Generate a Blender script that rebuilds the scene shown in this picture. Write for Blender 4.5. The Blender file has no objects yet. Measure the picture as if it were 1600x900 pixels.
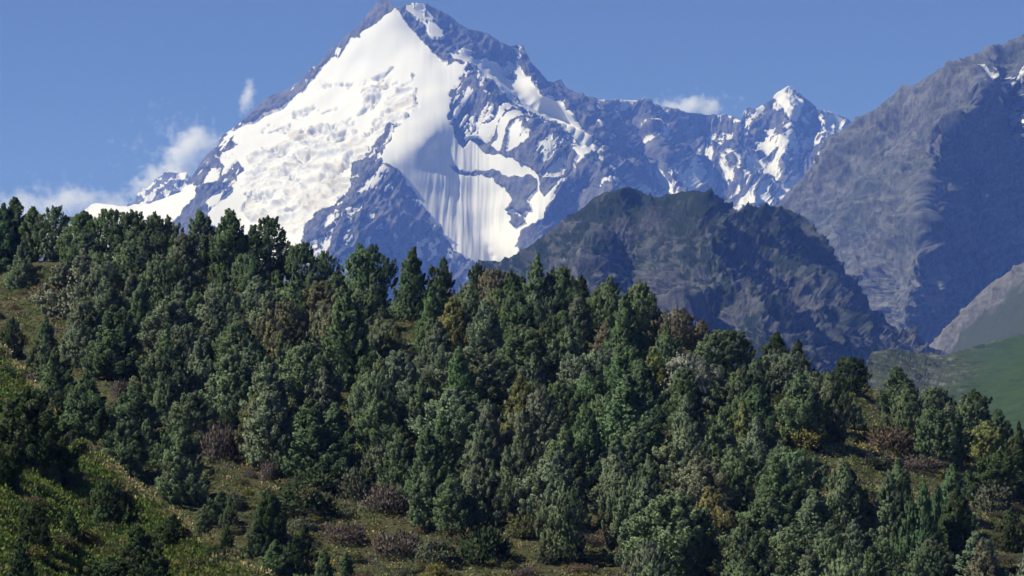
import bpy, math, random
import numpy as np
from mathutils import Vector

# ------------------------------------------------------------------ camera, sky, sun, exposure
F, W, H = 4444.0, 1600.0, 900.0            # focal length in photograph pixels (tele lens)
PITCH = math.atan(550.0 / F)
SUN_EL, SUN_AZ = math.radians(46), math.radians(-105)   # azimuth from +Y towards +X: the sun stands to the left
scene = bpy.context.scene
COL = scene.collection
cam = bpy.data.objects.new("camera", bpy.data.cameras.new("camera"))
COL.objects.link(cam)
cam.data.sensor_width = 36.0
cam.data.lens = 36.0 * F / W
cam.data.clip_start, cam.data.clip_end = 5.0, 80000.0
cam.rotation_euler = (math.pi / 2 + PITCH, 0, 0)
scene.camera = cam

world = bpy.data.worlds.new("World")
scene.world = world
world.use_nodes = True
wn = world.node_tree.nodes
bg = wn["Background"]
sky = wn.new("ShaderNodeTexSky")
sky.sky_type = "NISHITA"
sky.sun_disc = False
sky.sun_elevation = SUN_EL
sky.sun_rotation = SUN_AZ
sky.altitude = 3500.0
sky.air_density, sky.dust_density, sky.ozone_density = 0.4, 0.0, 5.0
hs = wn.new("ShaderNodeHueSaturation")
hs.inputs["Saturation"].default_value = 0.95
world.node_tree.links.new(sky.outputs[0], hs.inputs["Color"])
world.node_tree.links.new(hs.outputs[0], bg.inputs[0])
bg.inputs[1].default_value = 0.088

sl = bpy.data.lights.new("sun", "SUN")
sl.energy = 4.8
sl.angle = math.radians(0.5)
sl.color = (1.0, 0.97, 0.94)
sun = bpy.data.objects.new("sun", sl)
COL.objects.link(sun)
to_sun = Vector((math.sin(SUN_AZ) * math.cos(SUN_EL), math.cos(SUN_AZ) * math.cos(SUN_EL), math.sin(SUN_EL)))
sun.rotation_euler = to_sun.to_track_quat("Z", "Y").to_euler()

scene.view_settings.view_transform = "Standard"
scene.view_settings.look = "None"
scene.view_settings.exposure = 0.65
scene.view_settings.gamma = 1.0
scene.cycles.volume_bounces = 3
scene.cycles.max_bounces = 6
scene.cycles.diffuse_bounces = 4
scene.cycles.use_denoising = True
scene.cycles.denoising_prefilter = "ACCURATE"
HAZE_DENSITY = 5.2e-5
HAZE_COLOR = (0.15, 0.30, 1.0)

# ------------------------------------------------------------------ helpers
rng = np.random.default_rng(7)
random.seed(7)
SP, CP = math.sin(PITCH), math.cos(PITCH)

def ae(px, py):
    """photograph pixel -> direction as (x/y, z/y)"""
    x = (np.asarray(px, float) - W / 2) / F
    y = -(np.asarray(py, float) - H / 2) / F
    fy = CP - SP * y
    return x / fy, (SP + CP * y) / fy

def to_px(x, y, z):
    d = y * CP + z * SP
    u = -y * SP + z * CP
    return W / 2 + F * x / d, H / 2 - F * u / d

def at(px, py, Y):
    a, e = ae(px, py)
    return np.stack(np.broadcast_arrays(a * Y, Y, e * Y), -1)

_perm = np.random.default_rng(3).permutation(256)
_perm = np.concatenate([_perm, _perm, _perm])
_g = np.random.default_rng(4).normal(size=(256, 3))
_g /= np.linalg.norm(_g, axis=1)[:, None]

def perlin(P):
    P = np.asarray(P, float)
    i = np.floor(P).astype(np.int64)
    f = P - i
    i &= 255
    u = f * f * f * (f * (f * 6 - 15) + 10)
    r = np.zeros(P.shape[:-1])
    for dx in (0, 1):
        wx = u[..., 0] if dx else 1 - u[..., 0]
        for dy in (0, 1):
            wy = u[..., 1] if dy else 1 - u[..., 1]
            for dz in (0, 1):
                wz = u[..., 2] if dz else 1 - u[..., 2]
                h = _perm[_perm[_perm[i[..., 0] + dx] + ((i[..., 1] + dy) & 255)] + ((i[..., 2] + dz) & 255)]
                g = _g[h & 255]
                r += wx * wy * wz * (g[..., 0] * (f[..., 0] - dx) + g[..., 1] * (f[..., 1] - dy) + g[..., 2] * (f[..., 2] - dz))
    return r * 1.5

def fbm(P, octaves=5, gain=0.5, lac=2.03):
    s, a = 0.0, 1.0
    for k in range(octaves):
        s = s + a * perlin(P * lac ** k + 17.3 * k)
        a *= gain
    return s

def ridged(P, octaves=5, gain=0.5, lac=2.03):
    s, a, w = 0.0, 1.0, 1.0
    for k in range(octaves):
        n = 1 - np.abs(perlin(P * lac ** k + 31.7 * k)) * 1.6
        n = np.clip(n, 0, 1) ** 2
        s = s + a * n * w
        w = np.clip(n * 1.4, 0, 1)
        a *= gain
    return s

def smooth(x, a, b):
    t = np.clip((x - a) / (b - a), 0, 1)
    return t * t * (3 - 2 * t)

def inside(poly, px, py):
    r = np.zeros(px.shape, bool)
    n = len(poly)
    for k in range(n):
        x0, y0 = poly[k]
        x1, y1 = poly[(k + 1) % n]
        if y0 == y1:
            continue
        c = ((y0 > py) != (y1 > py)) & (px < (x1 - x0) * (py - y0) / (y1 - y0) + x0)
        r ^= c
    return r

def mesh_from(name, V, faces, mat=None, attrs=None, smooth_shade=False, vattrs=None):
    """faces: int array n x 3 or n x 4"""
    V = np.asarray(V, np.float32).reshape(-1, 3)
    faces = np.asarray(faces, np.int32)
    me = bpy.data.meshes.new(name)
    me.vertices.add(len(V))
    me.vertices.foreach_set("co", V.ravel())
    k = faces.shape[1]
    me.loops.add(faces.size)
    me.loops.foreach_set("vertex_index", faces.ravel())
    me.polygons.add(len(faces))
    me.polygons.foreach_set("loop_start", np.arange(0, faces.size, k, dtype=np.int32))
    me.update(calc_edges=True)
    if smooth_shade:
        me.polygons.foreach_set("use_smooth", np.ones(len(faces), bool))
    else:
        me.polygons.foreach_set("use_smooth", np.zeros(len(faces), bool))
    for an, av in (attrs or {}).items():
        at_ = me.attributes.new(an, "FLOAT", "POINT")
        at_.data.foreach_set("value", np.asarray(av, np.float32).ravel())
    for an, av in (vattrs or {}).items():
        at_ = me.attributes.new(an, "FLOAT_VECTOR", "POINT")
        at_.data.foreach_set("vector", np.asarray(av, np.float32).ravel())
    if mat:
        me.materials.append(mat)
    return me

def link(name, me, parent=None):
    o = bpy.data.objects.new(name, me)
    COL.objects.link(o)
    if parent:
        o.parent = parent
    return o

def grid_faces(nr, nc):
    i = np.arange(nr * nc).reshape(nr, nc)
    return np.stack([i[:-1, :-1], i[:-1, 1:], i[1:, 1:], i[1:, :-1]], -1).reshape(-1, 4)

# ------------------------------------------------------------------ material helpers
class NT:
    def __init__(self, name):
        self.m = bpy.data.materials.new(name)
        self.m.use_nodes = True
        self.t = self.m.node_tree
        self.p = self.t.nodes["Principled BSDF"]
        self.p.inputs["Roughness"].default_value = 0.95
        self.p.inputs["Specular IOR Level"].default_value = 0.05
        self.out = self.t.nodes["Material Output"]

    def n(self, kind, **kw):
        n = self.t.nodes.new(kind)
        for k, v in kw.items():
            setattr(n, k, v)
        return n

    def l(self, a, b):
        self.t.links.new(a, b)

    def attr(self, name):
        return self.n("ShaderNodeAttribute", attribute_name=name).outputs["Fac"]

    def coords(self):
        return self.n("ShaderNodeTexCoord").outputs["Object"]

    def noise(self, scale, detail=6.0, rough=0.6, stretch=None):
        v = self.coords()
        if stretch:
            mp = self.n("ShaderNodeMapping")
            mp.inputs["Scale"].default_value = stretch
            self.l(v, mp.inputs[0])
            v = mp.outputs[0]
        n = self.n("ShaderNodeTexNoise")
        n.inputs["Scale"].default_value = scale
        n.inputs["Detail"].default_value = detail
        n.inputs["Roughness"].default_value = rough
        self.l(v, n.inputs["Vector"])
        return n.outputs["Fac"]

    def ramp(self, fac, stops):
        r = self.n("ShaderNodeValToRGB")
        e = r.color_ramp.elements
        while len(e) < len(stops):
            e.new(0.5)
        for k, (p, c) in enumerate(stops):
            e[k].position = p
            e[k].color = (*c, 1) if len(c) == 3 else c
        self.l(fac, r.inputs[0])
        return r.outputs[0]

    def mix(self, fac, a, b, mode="MIX"):
        m = self.n("ShaderNodeMix", data_type="RGBA", blend_type=mode)
        for s, v in ((m.inputs[0], fac), (m.inputs[6], a), (m.inputs[7], b)):
            if isinstance(v, (int, float)):
                s.default_value = v
            elif isinstance(v, tuple):
                s.default_value = (*v, 1)
            else:
                self.l(v, s)
        return m.outputs[2]

    def math(self, op, a, b=0.0, clamp=False):
        m = self.n("ShaderNodeMath", operation=op, use_clamp=clamp)
        for s, v in ((m.inputs[0], a), (m.inputs[1], b)):
            if isinstance(v, (int, float)):
                s.default_value = v
            else:
                self.l(v, s)
        return m.outputs[0]

    def bump(self, h, dist, strength=1.0):
        b = self.n("ShaderNodeBump")
        b.inputs["Distance"].default_value = dist
        b.inputs["Strength"].default_value = strength
        self.l(h, b.inputs["Height"])
        self.l(b.outputs[0], self.p.inputs["Normal"])

    def base(self, c):
        self.l(c, self.p.inputs["Base Color"])

def mountain_material(name, dark, light, veg=(0.035, 0.05, 0.022), scale=0.01, bump=6.0):
    m = NT(name)
    n1 = m.noise(scale, 8, 0.65)
    n2 = m.noise(scale * 4, 6, 0.7, (1, 1, 0.35))
    rock = m.ramp(n1, [(0.36, dark), (0.64, light)])
    rock = m.mix(0.5, rock, m.ramp(n2, [(0.4, tuple(c * 0.5 for c in dark)), (0.6, tuple(c * 1.35 for c in light))]))
    c = m.mix(m.attr("veg"), rock, m.mix(n2, tuple(c * 0.7 for c in veg), tuple(c * 1.3 for c in veg)))
    c = m.mix(m.attr("pale"), c, tuple(min(0.5, x * 1.9) for x in light))
    snow = m.mix(m.attr("dirt"), (0.45, 0.455, 0.47), (0.35, 0.32, 0.28))
    sn = m.math("ADD", m.attr("snow"), m.math("MULTIPLY", m.math("SUBTRACT", m.noise(scale * 6, 5, 0.7), 0.5), 0.3))
    fac = m.ramp(sn, [(0.44, (0, 0, 0)), (0.56, (1, 1, 1))])
    m.base(m.mix(fac, c, snow))
    inv = m.math("SUBTRACT", 1.0, m.attr("snow"), True)
    m.bump(m.math("MULTIPLY", m.noise(scale * 5, 8, 0.75), inv), bump)
    return m.m

# ------------------------------------------------------------------ mountains: traced skylines and ridges with their own distances
def densify(line, step=14.0):
    out = []
    for (x0, y0, d0), (x1, y1, d1) in zip(line[:-1], line[1:]):
        n = max(1, int(math.hypot(x1 - x0, y1 - y0) / step))
        for k in range(n):
            t = k / n
            i = (1 - t) / d0 + t / d1
            out.append((x0 + (x1 - x0) * t, y0 + (y1 - y0) * t, 1 / i))
    out.append(line[-1])
    return out

def rbf(points, qx, qy):
    pts = {}
    for x, y, d in points:
        pts[(round(x / 3), round(y / 3))] = (x, y, d)
    p = np.array(list(pts.values()), float)
    X, Y, V = p[:, 0] / 100, p[:, 1] / 100, 1000.0 / p[:, 2]
    n = len(p)
    K = np.hypot(X[:, None] - X, Y[:, None] - Y)
    A = np.zeros((n + 3, n + 3))
    A[:n, :n] = K - np.eye(n) * 0.02
    A[:n, n], A[:n, n + 1], A[:n, n + 2] = 1, X, Y
    A[n:, :n] = A[:n, n:].T
    w = np.linalg.solve(A, np.concatenate([V, np.zeros(3)]))
    out = np.empty(qx.size)
    fx, fy = qx.ravel() / 100, qy.ravel() / 100
    for s in range(0, qx.size, 20000):
        ex, ey = fx[s:s + 20000], fy[s:s + 20000]
        out[s:s + 20000] = np.hypot(ex[:, None] - X, ey[:, None] - Y) @ w[:n] + w[n] + w[n + 1] * ex + w[n + 2] * ey
    return 1000.0 / out.reshape(qx.shape)

def build_mountain(name, skyline, bottom, x0, x1, lines, relief, paint, mat, step=1.3, back=(2500, 1500), rough_sky=2.0, far=1.0):
    nc = int((x1 - x0) / step) + 1
    px = np.linspace(x0, x1, nc)
    sx, sy = np.array(skyline, float)[:, 0], np.array(skyline, float)[:, 1]
    top = np.interp(px, sx, sy)
    jit = fbm(np.stack([px / 22.0, px * 0 + 3.1, px * 0 + len(name)], -1), 4, 0.6)
    top = top + jit * rough_sky
    bot = np.interp(px, [b[0] for b in bottom], [b[1] for b in bottom]) if isinstance(bottom, list) else np.full(nc, float(bottom))
    bot = np.maximum(bot, top + 4)
    nr = int((bot - top).max() / step) + 2
    s = np.linspace(0, 1, nr)[:, None]
    PX = np.broadcast_to(px, (nr, nc)).copy()
    PY = bot + (top - bot) * s
    pts = [q for ln in lines for q in densify(ln)]
    D = rbf(pts, PX, PY) * far
    P = at(PX, PY, D)
    def normals(P):
        du = np.gradient(P, axis=1)
        dv = np.gradient(P, axis=0)
        n = np.cross(du, dv)
        n /= np.linalg.norm(n, axis=-1, keepdims=True) + 1e-9
        n[n[..., 1] > 0] *= -1
        return n
    at_ = paint(PX, PY, P / far)
    N = normals(P)
    disp = relief(P / far, at_) * far
    edge = smooth(1 - s, 0.0, 0.03) * 0.8 + 0.2
    P = P + N * (disp * edge)[..., None]
    # the foot, running out to the valley floor below what the photograph shows
    foot = P[0]
    rows = []
    for k in (4, 3, 2, 1):
        q = foot.copy()
        q[:, 1] *= 1 - 0.05 * k
        q[:, 0] *= 1 - 0.05 * k
        q[:, 2] = foot[:, 2] + (-2.4 - foot[:, 2]) * k / 4
        rows.append(q[None])
    rows.append(P)
    # the far side, falling away behind the skyline
    topP = P[-1]
    for k in range(1, 7):
        q = topP.copy()
        q[:, 1] += back[0] * (k / 6) ** 1.3
        q[:, 0] *= q[:, 1] / topP[:, 1]
        q[:, 2] -= back[1] * (k / 6)
        rows.append(q[None])
    V = np.concatenate(rows, 0)
    ext = {}
    for k in ("snow", "dirt", "veg", "pale"):
        v = at_.get(k, np.zeros(PX.shape))
        ext[k] = np.concatenate([np.repeat(v[:1], 4, 0), v, np.repeat(v[-1:], 6, 0)], 0)
    nR = V.shape[0]
    me = mesh_from(name, V, grid_faces(nR, nc), mat, ext, True)
    o = link(name, me)
    o["kind"] = "structure"
    return o

def polys(PX, PY, P, layers, wobble, scale):
    """paint traced patches, each (value, polygon), with ragged edges"""
    wx = fbm(P / scale, 4, 0.6) * wobble
    wy = fbm(P / scale + 50, 4, 0.6) * wobble
    v = np.zeros(PX.shape)
    for val, poly in layers:
        v[inside(poly, PX + wx, PY + wy)] = val
    return v

# ---- the great snow peak and the ridge running off behind it
K = 1000.0
SKY1 = [(40, 372), (110, 347), (130, 329), (142, 320), (152, 317), (175, 320), (200, 322), (230, 318), (255, 311), (285, 299), (296, 283), (303, 272), (313, 255), (328, 238), (340, 226), (345, 213), (360, 203), (380, 187), (400, 168), (420, 150), (440, 143), (455, 135), (470, 125), (482, 108), (500, 94), (520, 75), (540, 55), (558, 42), (568, 30), (575, 18), (584, 8), (594, 0), (606, -3), (613, 8), (620, 11), (638, 5), (655, 3), (668, 6), (682, 13), (700, 22), (720, 38), (733, 44), (745, 46), (760, 50), (780, 63), (798, 72), (806, 70), (818, 72), (823, 84), (830, 97), (842, 111), (855, 126), (866, 127), (876, 124), (885, 135), (900, 144), (918, 150), (930, 152), (938, 156), (960, 155), (985, 158), (1005, 157), (1012, 153), (1020, 165), (1050, 171), (1090, 178), (1110, 180), (1140, 180), (1158, 186), (1163, 172), (1170, 166), (1182, 168), (1200, 156), (1215, 143), (1226, 136), (1233, 133), (1245, 140), (1262, 153), (1280, 168), (1300, 174), (1320, 185), (1340, 200), (1400, 235), (1460, 260)]
LINES1 = [
    [(613, 4, 11.05 * K), (575, 20, 11.1 * K), (500, 95, 11.25 * K), (440, 143, 11.3 * K), (400, 168, 11.3 * K), (345, 213, 11.25 * K), (300, 278, 11.1 * K), (220, 322, 11.4 * K), (150, 318, 11.6 * K), (40, 372, 11.7 * K)],
    [(322, 284, 10.85 * K), (280, 340, 10.7 * K), (250, 420, 10.4 * K)], [(150, 400, 11.1 * K), (60, 430, 11.2 * K)],
    [(613, 4, 11.05 * K), (650, 55, 10.95 * K), (690, 88, 10.85 * K), (732, 100, 10.75 * K), (715, 140, 10.66 * K), (697, 185, 10.56 * K), (660, 230, 10.42 * K), (610, 256, 10.32 * K), (560, 300, 10.15 * K), (520, 340, 9.98 * K), (480, 388, 9.8 * K), (440, 470, 9.5 * K)],
    [(520, 150, 10.98 * K), (450, 230, 10.85 * K), (400, 300, 10.66 * K), (370, 380, 10.4 * K), (360, 470, 10.1 * K)],
    [(600, 120, 10.86 * K), (560, 210, 10.62 * K), (490, 290, 10.4 * K), (430, 370, 10.1 * K)],
    [(610, 256, 10.32 * K), (640, 297, 10.3 * K), (680, 350, 10.25 * K), (720, 393, 10.2 * K), (760, 440, 10.15 * K), (790, 470, 10.1 * K)],
    [(612, 330, 10.12 * K), (600, 400, 9.95 * K), (590, 470, 9.8 * K)], [(680, 420, 10.12 * K), (680, 470, 10.0 * K)],
    [(678, 235, 10.475 * K), (715, 300, 10.42 * K), (750, 360, 10.35 * K), (778, 412, 10.28 * K), (800, 470, 10.2 * K)],
    [(735, 170, 10.64 * K), (760, 220, 10.54 * K), (770, 280, 10.43 * K), (790, 340, 10.33 * K)],
    [(732, 100, 10.75 * K), (765, 125, 10.72 * K), (800, 165, 10.62 * K), (840, 188, 10.52 * K), (885, 212, 10.42 * K), (930, 236, 10.3 * K), (960, 262, 10.2 * K), (985, 300, 10.1 * K), (1000, 360, 9.95 * K)],
    [(885, 212, 10.42 * K), (888, 260, 10.25 * K), (870, 300, 10.12 * K), (835, 352, 10.02 * K), (805, 395, 9.95 * K), (790, 430, 9.9 * K)],
    [(920, 290, 10.25 * K), (900, 340, 10.15 * K), (880, 400, 10.0 * K), (880, 470, 9.8 * K)],
    [(720, 80, 10.93 * K), (760, 105, 11.04 * K), (810, 148, 11.08 * K), (858, 188, 11.06 * K), (935, 232, 10.95 * K), (985, 265, 11.0 * K), (1010, 320, 10.9 * K), (1020, 420, 10.6 * K)],
    [(613, 4, 11.05 * K), (655, 3, 11.1 * K), (720, 38, 11.2 * K), (800, 72, 11.35 * K), (855, 126, 11.5 * K), (935, 155, 11.8 * K), (1020, 165, 12.2 * K), (1110, 180, 12.5 * K), (1165, 170, 12.6 * K), (1232, 133, 12.7 * K), (1320, 185, 12.9 * K), (1460, 260, 13.1 * K)],
    [(700, 55, 11.05 * K), (760, 80, 11.12 * K)], [(822, 84, 11.3 * K), (840, 130, 11.05 * K), (850, 150, 11.0 * K)],
    [(862, 140, 11.12 * K), (900, 172, 10.98 * K), (930, 200, 10.9 * K), (955, 222, 10.9 * K)],
    [(1012, 158, 12.1 * K), (1010, 200, 11.8 * K), (1040, 250, 11.5 * K), (1070, 310, 11.2 * K), (1080, 400, 10.9 * K)],
    [(975, 190, 12.0 * K), (1000, 240, 11.7 * K), (1030, 300, 11.35 * K)],
    [(1080, 200, 12.4 * K), (1100, 260, 12.0 * K), (1120, 330, 11.6 * K)],
    [(1163, 172, 12.55 * K), (1155, 220, 12.15 * K), (1165, 270, 11.8 * K), (1190, 320, 11.5 * K), (1200, 420, 11.2 * K)],
    [(1232, 133, 12.7 * K), (1240, 165, 12.5 * K), (1232, 210, 12.3 * K), (1222, 260, 12.1 * K)],
    [(1200, 190, 12.5 * K), (1195, 240, 12.2 * K), (1210, 290, 11.9 * K)],
    [(1290, 175, 12.75 * K), (1285, 215, 12.45 * K), (1300, 280, 12.1 * K), (1320, 400, 11.5 * K)],
    [(1262, 185, 12.7 * K), (1258, 240, 12.4 * K), (1262, 300, 12.0 * K)],
]
SNOW1 = [
    (.30, [(930, 140), (1340, 120), (1400, 330), (940, 400)]),
    (.46, [(1050, 240), (1330, 200), (1330, 330), (1050, 340)]),
    (.95, [(40, 380), (110, 345), (130, 325), (152, 312), (200, 316), (250, 304), (285, 292), (322, 283), (321, 297), (300, 315), (285, 332), (270, 345), (270, 380), (100, 400)]),
    (.42, [(300, 270), (345, 210), (372, 208), (380, 240), (365, 300), (330, 330)]),
    (1., [(340, 250), (358, 252), (362, 262), (350, 265)]),
    (1., [(608, 17), (618, 12), (626, 20), (640, 45), (655, 60), (690, 85), (705, 100), (732, 102), (715, 140), (697, 180), (704, 210), (660, 236), (612, 262), (592, 262), (575, 255), (598, 230), (588, 226), (560, 255), (545, 280), (540, 300), (520, 322), (490, 342), (470, 362), (474, 390), (440, 420), (400, 420), (360, 400), (325, 338), (340, 320), (365, 292), (383, 264), (368, 248), (378, 232), (362, 220), (372, 205), (400, 190), (430, 172), (470, 140), (488, 120), (518, 87), (546, 60), (575, 45), (588, 38), (598, 26)]),
    (1., [(600, 262), (660, 234), (697, 183), (706, 205), (722, 232), (735, 226), (760, 246), (796, 244), (834, 268), (850, 262), (880, 232), (905, 225), (925, 236), (905, 262), (888, 274), (872, 292), (858, 318), (848, 338), (832, 352), (817, 366), (810, 388), (792, 414), (778, 440), (745, 410), (720, 394), (680, 352), (640, 300)]),
    (0., [(700, 262), (715, 259), (732, 266), (745, 263), (770, 270), (800, 275), (836, 276), (838, 290), (826, 308), (830, 330), (815, 334), (800, 325), (785, 330), (800, 310), (790, 296), (770, 281), (745, 271), (730, 273), (712, 268)]),
    (0., [(800, 335), (820, 340), (822, 352), (805, 356)]),
    (0., [(840, 268), (870, 262), (886, 244), (895, 262), (860, 298), (845, 305)]),
    (.52, [(745, 210), (795, 160), (815, 172), (830, 195), (815, 225), (775, 240)]),
    (.40, [(705, 130), (735, 105), (760, 120), (770, 170), (750, 215), (720, 225), (700, 200)]),
    (.45, [(830, 215), (880, 215), (905, 245), (880, 275), (845, 270)]),
    (1., [(700, 84), (740, 78), (785, 76), (806, 98), (832, 122), (850, 150), (880, 160), (902, 190), (930, 222), (948, 239), (925, 237), (890, 216), (845, 188), (800, 158), (770, 128), (735, 102)]),
    (0., [(730, 72), (790, 72), (806, 90), (800, 110), (775, 95), (745, 88)]),
    (.5, [(780, 90), (800, 95), (806, 125), (790, 118)]),
    (.8, [(637, 6), (662, 6), (672, 25), (682, 42), (694, 62), (672, 58), (655, 32)]),
    (1., [(800, 73), (816, 75), (810, 92)]),
    (1., [(1018, 254), (1031, 254), (1054, 300), (1040, 300)]),
    (.56, [(940, 300), (985, 285), (1020, 300), (1020, 330), (940, 335)]),
    (.56, [(905, 280), (935, 285), (920, 300), (890, 310)]),
    (1., [(1222, 140), (1233, 132), (1246, 142), (1260, 165), (1244, 192), (1228, 168), (1212, 155)]),
    (.75, [(1285, 170), (1310, 180), (1328, 198), (1305, 215), (1290, 205)]),
    (.8, [(1158, 195), (1172, 178), (1180, 185), (1165, 205)]),
    (.9, [(1147, 245), (1152, 242), (1162, 268), (1158, 270)]),
    (.58, [(1170, 235), (1230, 200), (1290, 225), (1265, 300), (1190, 320)]),
    # rock of the dark pyramid below the glacier, with its streaks of snow
    (.30, [(588, 226), (606, 222), (600, 258), (612, 262), (640, 300), (720, 396), (780, 480), (470, 480), (474, 385), (520, 335), (545, 285), (560, 258)]),
    (.38, [(560, 262), (600, 262), (606, 285), (560, 320), (530, 350), (505, 372), (485, 375), (530, 320)]),
    (1., [(478, 386), (505, 372), (530, 350), (553, 322), (563, 310), (556, 318), (568, 312), (566, 326), (540, 345), (508, 371), (485, 390)]),
    (.15, [(612, 285), (640, 305), (720, 398), (760, 460), (560, 470), (585, 330)]),
    (.44, [(640, 385), (680, 365), (715, 395), (690, 410), (640, 400)]),
    (.35, [(575, 225), (592, 200), (622, 195), (615, 215), (598, 240), (570, 262)]),
    (.2, [(440, 144), (500, 92), (490, 122), (462, 140), (430, 172), (400, 192), (372, 206), (346, 214), (400, 166)]),
    (.35, [(500, 92), (556, 40), (560, 48), (520, 84)]),
    (.3, [(550, 50), (560, 50), (560, 62), (548, 60)]),
    (.05, [(648, 42), (668, 52), (690, 72), (720, 100), (700, 100), (678, 84), (652, 62)]),
]
DIRT1 = [(.5, [(395, 250), (520, 195), (545, 215), (640, 125), (655, 170), (575, 250), (530, 320), (470, 360), (420, 365), (380, 320)]),
         (.8, [(450, 205), (500, 200), (510, 225), (470, 240)]), (.85, [(500, 260), (550, 250), (535, 300), (500, 310)]),
         (.8, [(560, 130), (600, 120), (600, 150), (560, 160)]), (.7, [(478, 386), (505, 372), (563, 310), (566, 326), (508, 371), (485, 390)])]

# the open crevasses and ice cliffs of the hanging glacier
CREVASSES = [([(418, 206), (450, 200), (480, 209), (510, 206), (545, 193)], 3.5), ([(468, 222), (500, 230), (522, 216), (548, 190)], 4.5), ([(498, 132), (540, 128), (590, 118), (608, 108)], 2.5),
             ([(560, 172), (580, 158), (592, 146), (612, 128)], 4), ([(500, 278), (530, 262), (552, 244)], 4), ([(430, 236), (455, 242), (475, 252), (492, 246)], 4.5), ([(436, 332), (480, 312), (522, 290)], 3.5),
             ([(400, 275), (430, 268), (470, 280)], 3), ([(560, 215), (590, 190), (610, 168)], 3), ([(385, 300), (410, 312), (440, 305)], 3), ([(455, 180), (490, 170), (520, 168)], 2.5)]
TILT = np.array([[0.90, 0, 0.43], [0, 1, 0], [-0.43, 0, 0.90]])
def gully(P):
    """ribs (high) and gullies (low) running down the faces"""
    w = P + 10 * np.stack([fbm(P / 140.0 + 2, 3), fbm(P / 140.0 + 7, 3), fbm(P / 140.0 + 12, 3)], -1)
    return ridged((w @ TILT) / np.array([55.0, 260.0, 240.0]) + 9, 5, 0.62) - 0.85

def paint1(PX, PY, P):
    v = polys(PX, PY, P, SNOW1, 7.0, 110.0)
    n = fbm(P / np.array([55.0, 70.0, 120.0]), 5, 0.65)
    n2 = fbm(P / np.array([17.0, 17.0, 34.0]) + 8, 4, 0.65)
    v = np.where(v >= 0.95, 1.3, v)
    g = gully(P)
    s = smooth(v - g * 0.40 + n * 0.16 + n2 * 0.10, 0.43, 0.57)
    d = polys(PX, PY, P, DIRT1, 14.0, 150.0)
    band = smooth(fbm(P / np.array([260, 260, 45.0]), 4, 0.6), -0.1, 0.45)
    far = smooth(PX, 930, 1010)
    trench = np.zeros(PX.shape)
    wx, wy = fbm(P / 70.0 + 3, 4, 0.6) * 7, fbm(P / 70.0 + 23, 4, 0.6) * 7
    for ln, wdt in CREVASSES:
        dm = np.full(PX.shape, 1e9)
        for (x0, y0), (x1, y1) in zip(ln[:-1], ln[1:]):
            t = np.clip(((PX + wx - x0) * (x1 - x0) + (PY + wy - y0) * (y1 - y0)) / ((x1 - x0) ** 2 + (y1 - y0) ** 2), 0, 1)
            dm = np.minimum(dm, np.hypot(PX + wx - x0 - t * (x1 - x0), PY + wy - y0 - t * (y1 - y0)))
        trench = np.maximum(trench, np.exp(-(dm / wdt) ** 2))
    trench *= smooth(fbm(P / 90.0 + 60, 3, 0.6), -0.45, 0.1)
    return {"snow": s, "dirt": np.clip(d * band * 1.1, 0, 1), "_ice": smooth(d, 0, 0.5), "_bowl": smooth(PX, 640, 720) * smooth(PY, 190, 260), "_trench": trench, "_far": far}

def relief1(P, A):
    rock = 1 - A["snow"]
    big = ridged(P / np.array([420.0, 420.0, 700.0]), 4) - 0.8
    mid = gully(P)
    fine = fbm(P / 30.0, 3, 0.6)
    flutes = fbm(P / np.array([26.0, 500.0, 700.0]) + 3, 3, 0.6)
    ser = ridged(P / np.array([210.0, 210.0, 60.0]) + 5, 4, 0.6) - 0.7
    soft = fbm(P / 420.0 + 4, 3, 0.5)
    rocky = 20 * big + 10 * mid + 3.5 * fine
    snowy = (0.6 + 3.2 * A["_bowl"]) * flutes + 26 * soft + A["_ice"] * (17 * ser + 2 * fine) - 24 * A["_trench"]
    return rocky * rock + snowy * A["snow"] + 5 * rock + A["_far"] * (34 * big + 8 * mid)

mat_snow = mountain_material("snow_and_rock", (0.036, 0.038, 0.042), (0.115, 0.114, 0.112), scale=0.010, bump=10)
snow_mountain = build_mountain("snow_mountain", SKY1, 480, 40, 1460, LINES1, relief1, paint1, mat_snow, back=(2200, 1900))

# ---- the small snow-streaked peak far behind its left shoulder
SKY0 = [(150, 345), (205, 318), (225, 300), (240, 284), (255, 274), (268, 271), (285, 271), (297, 276), (305, 290), (330, 300), (420, 340)]
LINES0 = [[(150, 345, 14.2 * K), (225, 300, 14.1 * K), (268, 271, 14.0 * K), (297, 276, 14.0 * K), (420, 340, 14.2 * K)],
          [(268, 271, 14.0 * K), (262, 300, 13.8 * K), (240, 380, 13.2 * K)], [(180, 380, 13.5 * K), (330, 380, 13.4 * K)]]
def paint0(PX, PY, P):
    v = polys(PX, PY, P, [(.43, [(140, 260), (430, 260), (430, 420), (140, 420)]), (.9, [(278, 268), (300, 272), (310, 300), (285, 300)])], 4, 120)
    return {"snow": smooth(v + fbm(P / np.array([60., 60, 110]), 5, 0.65) * 0.5, 0.42, 0.58)}
def relief0(P, A):
    return 26 * (ridged(P / np.array([170., 170, 260]), 5, 0.6) - 0.7)
build_mountain("distant_snow_peak", SKY0, 400, 150, 420, LINES0, relief0, paint0, mat_snow, back=(1200, 1000))

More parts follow.
